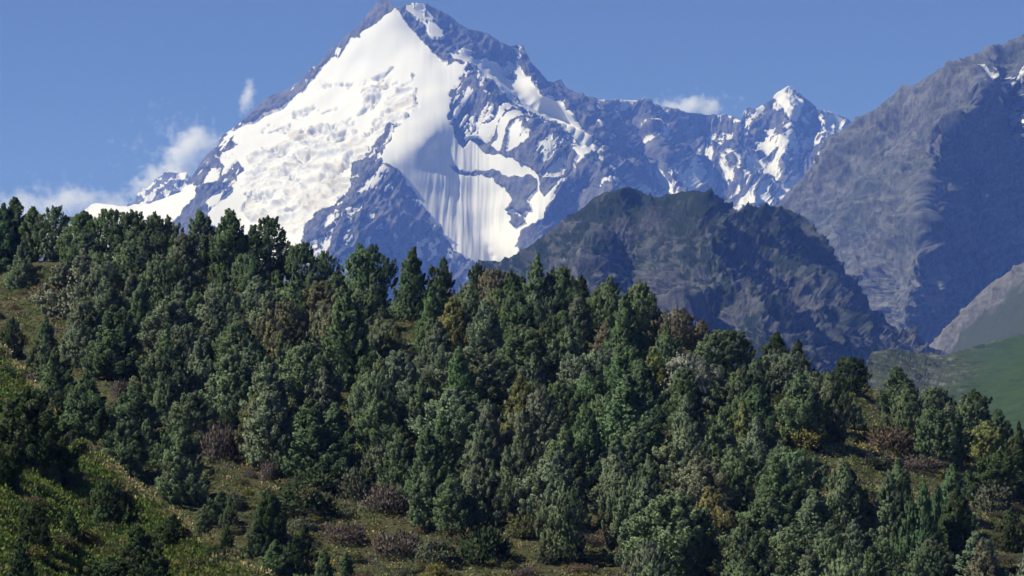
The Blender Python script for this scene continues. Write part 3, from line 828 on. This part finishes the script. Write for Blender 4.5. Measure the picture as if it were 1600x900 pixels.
# (centre x, top y, width, height) in the photograph, shape, colour
C_, E_, R_, K_, M_, G_ = "conical", "egg shaped", "round headed", "columnar", "many tipped", "ragged"
DG, DP, GG, OG, BT, BL, FG, SG = "dark green", "deep green", "grey green", "olive green", "brown tinged", "blackish green", "fresh green", "silvery grey"
PICKED = [
    (25, 312, 32, 95, K_, DG), (3, 322, 34, 92, E_, DG), (50, 326, 28, 85, K_, DG), (85, 323, 54, 85, M_, DG), (128, 334, 46, 85, E_, DG), (35, 380, 34, 75, C_, GG),
    (130, 362, 50, 75, E_, DP), (175, 327, 50, 88, R_, DG), (207, 332, 42, 75, E_, DG), (240, 333, 46, 85, G_, DP), (225, 366, 50, 80, M_, DP), (264, 340, 42, 80, G_, DP),
    (315, 333, 46, 98, E_, DG), (356, 333, 52, 112, E_, DG), (419, 340, 72, 104, M_, DG), (470, 380, 46, 80, R_, DG), (506, 395, 30, 44, R_, DG), (568, 387, 72, 98, R_, DG),
    (640, 392, 66, 112, M_, DG), (692, 405, 46, 86, G_, DG), (745, 412, 30, 75, G_, BL), (772, 420, 44, 75, R_, BT), (797, 426, 30, 72, E_, DG), (840, 403, 58, 112, M_, DP),
    (880, 420, 40, 85, E_, DP), (905, 432, 34, 70, C_, BL), (905, 462, 34, 72, E_, GG), (955, 436, 40, 90, E_, DP), (1002, 444, 42, 100, E_, DP), (978, 462, 64, 118, C_, DG),
    (1062, 484, 46, 58, R_, BT), (1095, 500, 26, 46, E_, BT), (1138, 515, 64, 80, R_, DG), (1212, 522, 34, 52, E_, BL), (1245, 531, 24, 42, C_, BL), (1240, 552, 52, 68, R_, GG),
    (1212, 548, 40, 62, R_, GG), (1330, 558, 52, 58, R_, BL), (125, 394, 82, 105, M_, GG), (195, 385, 70, 92, M_, DP), (165, 438, 44, 84, E_, GG), (205, 428, 36, 84, C_, GG),
    (255, 405, 76, 104, R_, DP), (282, 440, 46, 92, C_, GG), (342, 446, 62, 86, R_, GG), (400, 436, 60, 84, E_, GG), (458, 438, 60, 84, M_, DP), (500, 442, 50, 84, E_, BT),
    (560, 446, 74, 112, M_, DP), (420, 458, 62, 104, C_, GG), (72, 494, 24, 56, C_, DG), (18, 498, 32, 66, E_, BL), (132, 468, 52, 88, E_, GG), (176, 480, 62, 112, C_, DG),
    (201, 540, 22, 48, C_, DP), (270, 470, 62, 104, E_, GG), (262, 540, 72, 100, M_, DG), (80, 545, 54, 96, G_, DG), (130, 588, 62, 104, E_, DG), (376, 498, 62, 118, E_, DP),
    (328, 470, 60, 92, E_, GG), (312, 528, 44, 108, C_, GG), (440, 470, 62, 114, M_, BT), (482, 540, 66, 116, E_, DP), (420, 560, 62, 124, C_, GG), (362, 544, 74, 124, C_, DP),
    (540, 462, 82, 150, C_, DG), (600, 500, 46, 66, R_, GG), (506, 580, 60, 104, C_, GG), (592, 560, 46, 122, C_, GG), (622, 552, 62, 122, E_, GG), (690, 545, 42, 84, E_, GG),
    (736, 540, 82, 90, G_, GG), (660, 594, 42, 96, C_, DP), (702, 610, 70, 114, E_, GG), (766, 628, 40, 110, G_, GG), (755, 664, 60, 126, C_, GG), (822, 514, 72, 108, E_, DG),
    (815, 588, 42, 112, C_, OG), (850, 608, 60, 124, E_, GG), (876, 600, 46, 104, E_, DP), (912, 640, 46, 124, E_, DG), (900, 556, 60, 86, R_, GG), (818, 640, 46, 124, C_, GG),
    (690, 650, 62, 116, M_, DP), (626, 670, 52, 104, C_, DP), (936, 548, 60, 84, R_, GG), (1020, 547, 46, 92, C_, FG), (1070, 556, 78, 80, R_, SG), (1122, 577, 36, 64, C_, DP),
    (1160, 576, 52, 104, E_, DP), (985, 590, 82, 142, C_, DP), (1070, 618, 52, 94, C_, GG), (920, 642, 46, 124, C_, DG), (1126, 648, 62, 114, C_, DP), (1180, 654, 66, 106, C_, GG),
    (965, 690, 80, 116, C_, GG), (1072, 668, 60, 104, E_, GG), (1255, 590, 62, 112, E_, DP), (1300, 582, 50, 116, M_, DP), (1338, 622, 28, 52, C_, GG), (1405, 578, 56, 94, E_, DG),
    (1422, 620, 50, 88, R_, DP), (1460, 605, 46, 66, R_, DG), (1525, 610, 56, 88, G_, BL), (1470, 640, 76, 96, R_, DG), (1560, 642, 46, 84, C_, DG), (1595, 660, 28, 76, C_, BL),
    (1320, 725, 60, 140, E_, DP), (1390, 744, 60, 132, C_, DP), (1440, 755, 50, 146, M_, DG), (1466, 765, 26, 110, E_, DG), (1495, 768, 40, 130, K_, BL), (1572, 705, 80, 80, R_, BL),
    (1514, 735, 40, 46, C_, DG), (1582, 795, 36, 70, E_, BL), (1456, 844, 42, 78, E_, DP), (1532, 832, 56, 100, C_, GG), (1300, 838, 64, 104, R_, DP), (1382, 850, 60, 96, G_, DG),
    (42, 608, 96, 128, G_, BL), (205, 608, 60, 86, E_, DG), (196, 660, 46, 90, E_, DG), (206, 690, 52, 66, M_, DP), (226, 654, 32, 64, C_, DP), (272, 668, 50, 66, M_, DG),
    (20, 690, 26, 64, E_, BL), (-4, 705, 30, 60, E_, BL), (88, 690, 34, 56, E_, BL), (114, 695, 18, 52, K_, BL),
    (52, 788, 50, 74, R_, BL), (108, 794, 28, 54, C_, BL), (166, 750, 52, 78, R_, BL), (155, 800, 18, 32, K_, DG), (30, 842, 46, 90, C_, BL), (215, 820, 56, 86, C_, BL),
    (268, 804, 38, 54, E_, BL), (246, 850, 46, 80, C_, BL), (170, 868, 62, 60, M_, BL), (22, 745, 16, 30, K_, BL), (82, 728, 22, 34, C_, DG),
    (416, 608, 72, 130, E_, GG), (492, 628, 78, 130, C_, DG), (590, 628, 46, 96, E_, DP), (532, 718, 38, 50, C_, GG),
    (356, 775, 24, 54, C_, DG), (420, 768, 36, 86, E_, BL), (400, 814, 30, 58, C_, DG), (353, 834, 17, 34, K_, BL), (430, 844, 36, 56, C_, DG), (470, 820, 42, 78, M_, BL),
    (506, 858, 28, 64, C_, DG), (316, 798, 26, 44, E_, DG), (540, 864, 20, 44, K_, DG), (340, 770, 40, 50, M_, DG),
    (670, 734, 40, 94, K_, DP), (706, 744, 56, 94, E_, DP), (742, 690, 66, 134, C_, GG), (800, 700, 50, 100, C_, DP), (868, 710, 70, 120, E_, GG), (884, 768, 66, 112, R_, DP), (622, 690, 30, 66, C_, DG),
    (1056, 774, 92, 142, E_, DP), (1012, 714, 60, 96, M_, GG), (1092, 718, 62, 96, E_, GG), (1150, 700, 76, 120, M_, DP), (1240, 704, 82, 100, R_, DP), (1200, 774, 70, 100, E_, DP),
    (1272, 768, 60, 110, C_, GG), (1232, 822, 80, 100, M_, DP), (1130, 790, 50, 60, R_, BT),
]
HAND = {
    (25, 312): "tallest dark spire on the crest below the cloud bank", (419, 340): "broad dark juniper with a square top against the glacier",
    (506, 395): "small round juniper alone on the crest under the dark rock pyramid", (745, 412): "thin ragged dark juniper on the crest below the snow bowl",
    (772, 420): "rust tinged round juniper on the crest beside the snow bowl's foot", (840, 403): "tall dark juniper on the crest where the crag begins",
    (978, 462): "big dark cone below the crag with trailing lower branches", (1062, 484): "brown half bare juniper on the skyline under the crag",
    (1138, 515): "full round dark juniper on the skyline beneath the crag's shaded wall", (1212, 522): "nearly black juniper poking above two grey green round ones",
    (1070, 556): "silvery grey round tree, palest crown on the slope", (1525, 610): "black windswept juniper against the green meadow",
    (1470, 640): "single big globe shaped juniper above the yellow clearing", (1056, 774): "large full juniper casting a long shadow at the bottom of the slope",
    (532, 718): "small grey green cone at the foot of a big dark cone", (492, 628): "big dark cone between the purple bush and the lower clearing",
    (42, 608): "large black ragged juniper on the top of the near spur", (353, 834): "tiny black column standing alone on the grassy spur crest",
    (985, 590): "biggest cone on the slope, below the silvery round tree", (201, 540): "small cone in the shadow of a big dark one above the brown clearing",
    (815, 588): "slim olive cone in front of a big dark egg shaped juniper", (1495, 768): "black column at the end of the lower dark clump",
    (52, 788): "round black juniper low on the near grassy spur", (670, 734): "slim column at the edge of the shrubby clearing",
}
rt = np.random.default_rng(21)
placed = []
for (cx, ty, w, h, shp, colr) in PICKED:
    P = ground_at(cx, ty + h * 0.97)
    top_a, top_e = ae(cx, ty)
    Hm = max(1.6, top_e * P[1] - P[2])
    Wm = w * P[1] / F
    P[2] -= 0.1
    plant_tree(P, Hm * 1.02, Wm * 1.3, shp, colr, rt, HAND.get((cx, ty)))
    placed.append((P[0], P[1], Wm))

CLEAR = [
    [(300, 650), (380, 640), (400, 730), (500, 745), (640, 720), (660, 800), (760, 830), (860, 830), (1000, 880), (1010, 1000), (440, 1000), (380, 830), (300, 760)],
    [(-40, 425), (90, 430), (120, 470), (110, 530), (50, 560), (-40, 540)],
    [(135, 555), (255, 585), (245, 650), (160, 680), (140, 640)],
    [(1190, 672), (1300, 690), (1440, 690), (1500, 740), (1480, 765), (1250, 738)],
    [(1310, 590), (1390, 605), (1350, 650), (1300, 650)],
    [(1180, 590), (1240, 600), (1200, 650)], [(1040, 515), (1100, 510), (1110, 560), (1050, 560)],
    [(1490, 720), (1640, 780), (1640, 900), (1500, 900)],
    [(300, 425), (365, 425), (365, 455), (300, 455)],
]
MAXT = 300
TREELINE = [(-60, 318), (25, 318), (50, 326), (85, 323), (110, 335), (150, 350), (175, 327), (240, 333), (290, 345), (315, 333), (340, 350), (356, 333), (395, 350), (420, 340), (440, 355), (470, 380), (490, 400), (506, 395), (525, 415), (568, 387), (595, 408), (640, 392), (665, 402), (692, 405), (715, 430), (775, 420), (800, 425), (840, 403), (880, 420), (905, 432), (955, 436), (1000, 443), (1030, 485), (1060, 487), (1100, 502), (1138, 515), (1165, 545), (1190, 548), (1212, 524), (1245, 533), (1270, 568), (1330, 558), (1370, 585), (1405, 578), (1440, 600), (1460, 605), (1525, 610), (1560, 642), (1600, 655), (1700, 700)]
ra = np.random.default_rng(5)
cand = []
while len(cand) < 2600:
    cx, by = ra.uniform(-25, 1625), ra.uniform(400, 1010)
    if any(inside(c, np.full(3, cx), by - np.array([0, 30, 62])).any() for c in CLEAR):
        continue
    P = ground_at(cx, by)
    if on_near_spur(P) or abs(to_px(*P)[1] - by) > 6:
        continue
    cand.append(P)
cand = np.array(cand)
best = np.full(len(cand), 1e9)
for q in placed:
    best = np.minimum(best, np.hypot(cand[:, 0] - q[0], cand[:, 1] - q[1]) - 0.3 * q[2])
while len(TREES) < MAXT:
    i = int(np.argmax(best))
    P = cand[i].copy()
    Hm = ra.uniform(5.0, 8.0) * (0.75 if ra.random() < 0.25 else 1)
    word = ra.choice([C_, E_, R_, M_, G_, K_], p=[.34, .26, .14, .16, .07, .03])
    tl = ae(to_px(*P)[0], float(np.interp(to_px(*P)[0], [q[0] for q in TREELINE], [q[1] for q in TREELINE])) + 14)[1] * P[1] - P[2]
    if tl < 3.0:
        best[i] = -1
        continue
    Hm = min(Hm, tl)
    col = ra.choice([DG, DP, GG, OG, BT], p=[.25, .41, .24, .06, .04])
    Wm = Hm * ra.uniform(0.58, 0.76) * (1.2 if word in (R_, M_) else 0.7 if word == K_ else 1)
    P[2] -= 0.1
    plant_tree(P, Hm, Wm, str(word), str(col), ra)
    best = np.minimum(best, np.hypot(cand[:, 0] - P[0], cand[:, 1] - P[1]) - 0.3 * Wm)

# ------------------------------------------------------------------ shrubs
def bush_mesh(name, seed, twiggy=False, flat=0.62):
    r = np.random.default_rng(seed)
    nl = 46
    Cs, Ax = [], []
    for k in range(nl):
        th, h = k * 2.4, r.uniform(0, 1)
        rad = math.sqrt(1 - h * h * 0.9) * r.uniform(0.6, 1.0)
        c = np.array([rad * math.cos(th), rad * math.sin(th), h * flat * 1.6 + 0.1])
        n = 42
        Cs.append(c + r.normal(0, 0.17, (n, 3)))
        Ax.append(np.repeat((c * [1, 1, 1.4])[None], n, 0))
    C, A = np.concatenate(Cs), np.concatenate(Ax)
    C[:, 2] = np.maximum(C[:, 2], 0.02)
    n = len(C)
    t = np.clip(np.repeat(r.normal(0.5, 0.16, nl), 42) + r.normal(0, 0.2, n), 0, 1)
    d = np.repeat((r.random(nl) < (0.5 if twiggy else 0.15)).astype(float), 42)
    nn = A / np.linalg.norm(A, axis=1)[:, None] + r.normal(0, 0.4, (n, 3)) + [0, 0, 0.25]
    nn /= np.linalg.norm(nn, axis=1)[:, None]
    V, Fc = leaves(C, A + [0, 0, 0.6], r.uniform(0.035, 0.07, n) * (0.6 if twiggy else 1.0), 2.6 if twiggy else 1.5, r, nn)
    return mesh_from(name, V, Fc, BUSHM, {"tint": np.repeat(t, 4), "dry": np.repeat(d, 4)}, vattrs={"outward": np.repeat(nn, 4, 0)})
BUSHES = {"leafy": [bush_mesh("shrub", 300 + k) for k in range(4)], "twiggy": [bush_mesh("shrub", 320 + k, True, 0.55) for k in range(4)]}
BCOL = {"olive": (0.078, 0.085, 0.036), "purple grey": (0.105, 0.092, 0.09), "yellow green": (0.13, 0.125, 0.04), "grey green": (0.075, 0.09, 0.06), "brown": (0.12, 0.095, 0.062), "dark green": (0.034, 0.05, 0.024)}
SHRUBS = []
def plant_shrub(P, Rm, Hm, kind, colour, r, label=None):
    o = link("shrub", BUSHES[kind][int(r.integers(4))])
    o.location = P
    o.rotation_euler = (0, 0, r.uniform(0, 6.283))
    o.scale = (Rm, Rm * r.uniform(0.8, 1.2), Hm)
    v = r.uniform(0.85, 1.2)
    o.color = (*[x * v for x in BCOL[colour]], 1)
    o["category"] = "shrub"
    o["group"] = "shrubs of the clearings and the grassy spur"
    px, py = to_px(*P)
    SHRUBS.append([o, px, py, kind, colour, Rm, label])
SHRUB_PICK = [
    (345, 722, 60, 64, "twiggy", "purple grey", "round purple grey bush, darkest at its foot, beside the brown clearing"), (420, 752, 30, 34, "twiggy", "purple grey", None),
    (605, 800, 70, 44, "twiggy", "purple grey", None), (190, 620, 36, 28, "twiggy", "purple grey", None), (75, 470, 60, 30, "twiggy", "brown", None), (335, 432, 64, 26, "twiggy", "brown", None),
    (1390, 705, 90, 44, "twiggy", "brown", None), (1260, 702, 70, 34, "leafy", "yellow green", None), (1430, 735, 90, 26, "twiggy", "purple grey", None), (470, 800, 110, 40, "leafy", "dark green", None),
    (490, 768, 80, 36, "leafy", "dark green", None), (755, 880, 80, 56, "leafy", "dark green", None), (820, 838, 60, 34, "leafy", "olive", None), (560, 780, 60, 50, "leafy", "grey green", None),
    (620, 870, 80, 44, "twiggy", "purple grey", None), (540, 850, 70, 36, "twiggy", "purple grey", None), (890, 876, 50, 30, "leafy", "olive", None), (1550, 800, 70, 44, "leafy", "grey green", None),
    (680, 880, 60, 36, "leafy", "grey green", None), (590, 735, 50, 40, "leafy", "grey green", None), (960, 850, 60, 30, "twiggy", "brown", None), (1260, 870, 50, 40, "leafy", "olive", None),
]
rs = np.random.default_rng(77)
for (cx, by, w, h, kind, colr, lab) in SHRUB_PICK:
    P = ground_at(cx, by)
    k = P[1] / F
    plant_shrub(P - [0, 0, 0.1], w * k * 0.5, h * k * 0.75, kind, colr, rs, lab)
tries = 0
while len(SHRUBS) < 290 and tries < 20000:
    tries += 1
    cx, by = rs.uniform(-10, 1610), rs.uniform(415, 930)
    in_clear = any(inside(c, np.array(cx), np.array(by)) for c in CLEAR)
    P = ground_at(cx, by)
    on_spur = on_near_spur(P)
    if not (in_clear or on_spur) and rs.random() > 0.12:
        continue
    if abs(to_px(*P)[1] - by) > 6:
        continue
    Rm = rs.uniform(0.45, 1.25) * (0.7 if on_spur else 1)
    if on_spur:
        colr = rs.choice(["olive", "yellow green", "dark green", "grey green", "brown"], p=[.4, .2, .2, .1, .1])
    else:
        colr = rs.choice(["olive", "yellow green", "purple grey", "grey green", "brown", "dark green"], p=[.25, .12, .22, .16, .15, .10])
    plant_shrub(P - [0, 0, 0.08], Rm, Rm * rs.uniform(0.5, 0.9), "twiggy" if colr in ("purple grey", "brown") else "leafy", str(colr), rs)

# ------------------------------------------------------------------ grass, herbs and low undergrowth over the open ground
rg = np.random.default_rng(9)
def open_ground(N):
    a = rg.uniform(-0.2, 0.2, N)
    Y = np.sqrt(rg.uniform(112 ** 2, 388 ** 2, N))
    return a, Y
def ground_material(name):
    m = NT(name)
    c = m.n("ShaderNodeAttribute", attribute_name="tone").outputs["Vector"]
    m.t.nodes.remove(m.p)
    df, tr, mx = m.n("ShaderNodeBsdfDiffuse"), m.n("ShaderNodeBsdfTranslucent"), m.n("ShaderNodeMixShader")
    m.l(c, df.inputs["Color"]); m.l(c, tr.inputs["Color"])
    mx.inputs[0].default_value = 0.25
    m.l(df.outputs[0], mx.inputs[1]); m.l(tr.outputs[0], mx.inputs[2])
    m.l(mx.outputs[0], m.out.inputs["Surface"])
    return m.m
TONES = np.array([(0.075, 0.09, 0.035), (0.10, 0.105, 0.042), (0.06, 0.085, 0.04), (0.115, 0.095, 0.06), (0.10, 0.078, 0.07), (0.17, 0.145, 0.075), (0.21, 0.17, 0.045)])
def tone_of(a, Y, n):
    """which low plants grow where: greener on the near spur, brown and straw coloured in the dry clearings"""
    x = a * Y
    k = fbm(np.stack([x / 7 + 40, Y / 7, Y * 0], -1), 4, 0.6) + rg.normal(0, 0.28, n)
    near = hill_z(a, Y, True)
    t = np.where(near, np.digitize(k, [-0.05, 0.5, 0.7, 0.85, 9, 9]), np.digitize(k, [-0.3, 0.05, 0.28, 0.42, 0.6, 0.92]))
    spur_line = np.abs(Y - np.interp(a, _sa, _sY)) < 2.2 + rg.normal(0, 0.6, n)
    t = np.where(spur_line & (rg.random(n) < 0.75), 5, t)
    return 1.85 * TONES[t] * rg.uniform(0.75, 1.25, n)[:, None] * np.where((near & ~spur_line)[:, None], [0.72, 0.86, 0.62], [1.0, 1.0, 1.0])

N = 150000
ua, uy = open_ground(N)
C = np.stack([ua * uy, uy, hill_z(ua, uy) + 0.06], -1)
nn = rg.normal(0, 0.5, (N, 3)) + [0, 0, 1.0]
nn /= np.linalg.norm(nn, axis=1)[:, None]
GV, GF = leaves(C, rg.normal(size=(N, 3)) * [1, 1, 0.6] + [0, 0, 0.5], rg.uniform(0.05, 0.13, N), 1.7, rg, nn)
grass = link("grass", mesh_from("grass", GV, GF, ground_material("tussock_grass"), None, False, {"tone": np.repeat(tone_of(ua, uy, N), 4, 0)}))
grass["kind"] = "stuff"
grass["label"] = "dry tussock grass and low herbs on the open slope"

M_ = 19000
ua, uy = open_ground(M_)
sa = rg.uniform(-0.2, -0.05, 9000)
sY = rg.uniform(130, 240, 9000)
k_ = hill_z(sa, sY, True)
ua, uy = np.concatenate([ua, sa[k_]]), np.concatenate([uy, sY[k_]])
M_ = len(ua)
cl = fbm(np.stack([ua * uy / 11 + 9, uy / 11, uy * 0], -1), 3, 0.6) + rg.normal(0, 0.3, M_)
ok = (cl > -0.45) | hill_z(ua, uy, True)
ua, uy = ua[ok], uy[ok]
n = len(ua)
rad = rg.uniform(0.25, 0.75, n)
tn = tone_of(ua, uy, n) * 0.95
L = 46
q = rg.normal(size=(n, L, 3))
q[..., 2] = np.abs(q[..., 2])
q /= np.linalg.norm(q, axis=-1, keepdims=True)
C = np.stack([ua * uy, uy, hill_z(ua, uy) - 0.05], -1)[:, None, :] + q * (rad[:, None] * rg.uniform(0.6, 1.1, (n, L)))[..., None] * np.array([1, 1, 0.8])
nn = q + rg.normal(0, 0.4, q.shape)
nn /= np.linalg.norm(nn, axis=-1, keepdims=True)
sz = (rg.uniform(0.035, 0.075, (n, L)) * (0.6 + rad[:, None])).ravel()
GV, GF = leaves(C.reshape(-1, 3), (q + [0, 0, 0.7]).reshape(-1, 3), sz, 1.6, rg, nn.reshape(-1, 3))
tt = (tn[:, None, :] * rg.uniform(0.7, 1.3, (n, L))[..., None]).reshape(-1, 3)
ug = link("undergrowth", mesh_from("undergrowth", GV, GF, ground_material("low_undergrowth"), None, False, {"tone": np.repeat(tt, 4, 0)}))
ug["kind"] = "stuff"
ug["label"] = "low green and brown undergrowth between the junipers"

# ------------------------------------------------------------------ clouds behind the peak
def cloud(px, py, Y, blobs, label, dens, seed, nscale=0.009):
    c0 = at(px, py, Y)
    k = Y / F
    lo = min(b[0] - b[2] for b in blobs), min(-b[1] - b[3] for b in blobs)
    hi = max(b[0] + b[2] for b in blobs), max(-b[1] + b[3] for b in blobs)
    hx, hz_ = (hi[0] - lo[0]) * 0.62, (hi[1] - lo[1]) * 0.62
    mid = np.array([(hi[0] + lo[0]) / 2, 0, (hi[1] + lo[1]) / 2]) * k
    nu, nv = 28, 16
    th, ph = np.meshgrid(np.linspace(0, 2 * math.pi, nu, endpoint=False), np.linspace(math.pi / nv, math.pi - math.pi / nv, nv - 1))
    p = np.stack([np.sin(ph) * np.cos(th), np.sin(ph) * np.sin(th), np.cos(ph)], -1).reshape(-1, 3)
    V = np.concatenate([p, [[0, 0, 1.0], [0, 0, -1.0]]]) * np.array([hx, (hx + hz_) / 2, hz_]) * k + mid
    idx = np.arange(nu * (nv - 1)).reshape(nv - 1, nu)
    Fc = []
    for j in range(nu):
        j2 = (j + 1) % nu
        for i in range(nv - 2):
            a, b, c, d = idx[i, j], idx[i, j2], idx[i + 1, j2], idx[i + 1, j]
            Fc += [(a, c, b), (a, d, c)]
        Fc += [(len(p), idx[0, j], idx[0, j2]), (len(p) + 1, idx[-1, j2], idx[-1, j])]
    m = NT("cloud_vapour")
    m.t.nodes.remove(m.p)
    pv = m.n("ShaderNodeVolumePrincipled")
    pv.inputs["Color"].default_value = (0.95, 0.96, 0.98, 1)
    pv.inputs["Anisotropy"].default_value = 0.2
    nz = m.noise(nscale, 7, 0.62)
    tc = m.n("ShaderNodeTexCoord").outputs["Object"]
    # density falls off from the middle of every puff
    fall = None
    for (dx, dy, rx, ry) in blobs:
        mp = m.n("ShaderNodeMapping")
        mp.vector_type = "POINT"
        mp.inputs["Location"].default_value = (-dx / rx, 0, dy / ry)
        mp.inputs["Scale"].default_value = (1 / (rx * k), 2 / ((rx + ry) * k), 1 / (ry * k))
        m.l(tc, mp.inputs[0])
        ln = m.n("ShaderNodeVectorMath", operation="LENGTH")
        m.l(mp.outputs[0], ln.inputs[0])
        g = m.math("SUBTRACT", 1.0, ln.outputs["Value"], True)
        fall = g if fall is None else m.math("MAXIMUM", fall, g)
    d = m.math("SUBTRACT", m.math("ADD", m.math("MULTIPLY", nz, 3.0), m.math("MULTIPLY", fall, 1.1)), 1.9, True)
    m.l(m.math("MULTIPLY", d, dens), pv.inputs["Density"])
    m.l(pv.outputs[0], m.out.inputs["Volume"])
    o = link("cloud", mesh_from("cloud", V, Fc, m.m, None, True))
    o.location = c0
    o["label"] = label
    o["category"] = "cloud"
    return o
cloud(290, 235, 18500, [(0, 0, 55, 60), (-25, 40, 60, 40), (20, -20, 45, 45), (-60, 60, 50, 30)], "wispy white puff beside the snow peak's rocky shoulder", 0.02, 1)
cloud(100, 318, 18600, [(0, 0, 100, 42), (-60, 10, 90, 45), (70, 10, 90, 34)], "low pale cloud bank behind the tree crest", 0.011, 2)
cloud(387, 150, 18500, [(0, 0, 18, 34), (2, -18, 12, 22)], "small thin wisp above the peak's rocky ridge", 0.026, 3)
cloud(1075, 168, 18500, [(0, 0, 55, 30), (-25, -4, 40, 26), (30, 4, 50, 18)], "small white cloud behind the jagged back ridge", 0.022, 4)

# ------------------------------------------------------------------ haze: one box of even air round the whole scene
hz = NT("valley_haze")
hz.t.nodes.remove(hz.p)
pv = hz.n("ShaderNodeVolumePrincipled")
pv.inputs["Color"].default_value = (*HAZE_COLOR, 1)
pv.inputs["Absorption Color"].default_value = (1, 1, 1, 1)
pv.inputs["Density"].default_value = HAZE_DENSITY
pv.inputs["Anisotropy"].default_value = 0.0
hz.l(pv.outputs[0], hz.out.inputs["Volume"])
x0, x1, y0, y1, z0, z1 = -9100, 9100, -1000, 16600, -3.6, 2800
hv = [(x, y, z) for z in (z0, z1) for y in (y0, y1) for x in (x0, x1)]
haze = link("haze", mesh_from("haze", hv, [(0, 2, 3, 1), (4, 5, 7, 6), (0, 1, 5, 4), (2, 6, 7, 3), (0, 4, 6, 2), (1, 3, 7, 5)], hz.m))
haze["kind"] = "stuff"
haze["label"] = "blue summer haze filling the valley"

# ------------------------------------------------------------------ labels that single each plant out
ORD = ["first", "second", "third", "fourth", "fifth", "sixth", "seventh", "eighth", "ninth", "tenth", "eleventh", "twelfth", "thirteenth", "fourteenth", "fifteenth", "sixteenth", "seventeenth", "eighteenth", "nineteenth", "twentieth"]
ORD += ["twenty-" + w for w in ORD[:9]] + ["thirtieth"] + ["thirty-" + w for w in ORD[:9]] + ["fortieth"]
def zone(x, y, near):
    if near:
        return "on the near grassy spur"
    cr = float(np.interp(x, [c[0] for c in CREST], [c[1] for c in CREST]))
    row = "on the crest" if y < cr + 8 else "high on slope" if y < cr + 110 else "on middle slope" if y < cr + 215 else "low on slope"
    colm = "under the clouds" if x < 270 else "under the glacier" if x < 520 else "under the pyramid" if x < 760 else "under the snow bowl" if x < 960 else "under the crag" if x < 1290 else "before the meadow"
    return row + " " + colm
def name_all(items, noun, size_at):
    by = {}
    for it in items:
        o, x, y, shp, colr, size, lab = it
        if lab:
            o["label"] = lab
            continue
        sz = "tall" if size > size_at[1] else "small" if size < size_at[0] else "medium"
        colr = {"deep green": "dark green"}.get(colr, colr)
        by.setdefault((sz, colr, shp, zone(x, y, on_near_spur(o.location))), []).append((x, o))
    for (sz, colr, shp, z), L in by.items():
        L.sort(key=lambda q: q[0])
        for k, (x, o) in enumerate(L):
            if len(L) == 1:
                o["label"] = f"{sz} {colr} {shp} {noun} {z}".replace("on slope", "on the slope").replace("on middle", "on the middle")
            else:
                o["label"] = f"{ORD[k] if k < len(ORD) else k + 1} from left, {sz} {colr} {shp} {noun} {z}"
name_all(TREES, "juniper", (4.6, 7.2))
name_all(SHRUBS, "shrub", (0.6, 1.0))
for nm, lb in (("snow_mountain", "snow covered rocky pyramid peak with glacier face and shaded bowl"), ("distant_snow_peak", "small snow streaked peak far behind the glacier's shoulder"),
               ("grey_mountain", "bare grey mountain with one side in blue shade"), ("scree_spur", "pale scree spur running down to the meadow"),
               ("dark_crag", "dark scrubby crag in front of the snow peak"), ("meadow", "green valley meadow below the grey mountain"),
               ("valley_floor", "grassy valley floor"), ("hillside", "juniper covered hillside with a grassy near spur")):
    bpy.data.objects[nm]["label"] = lb
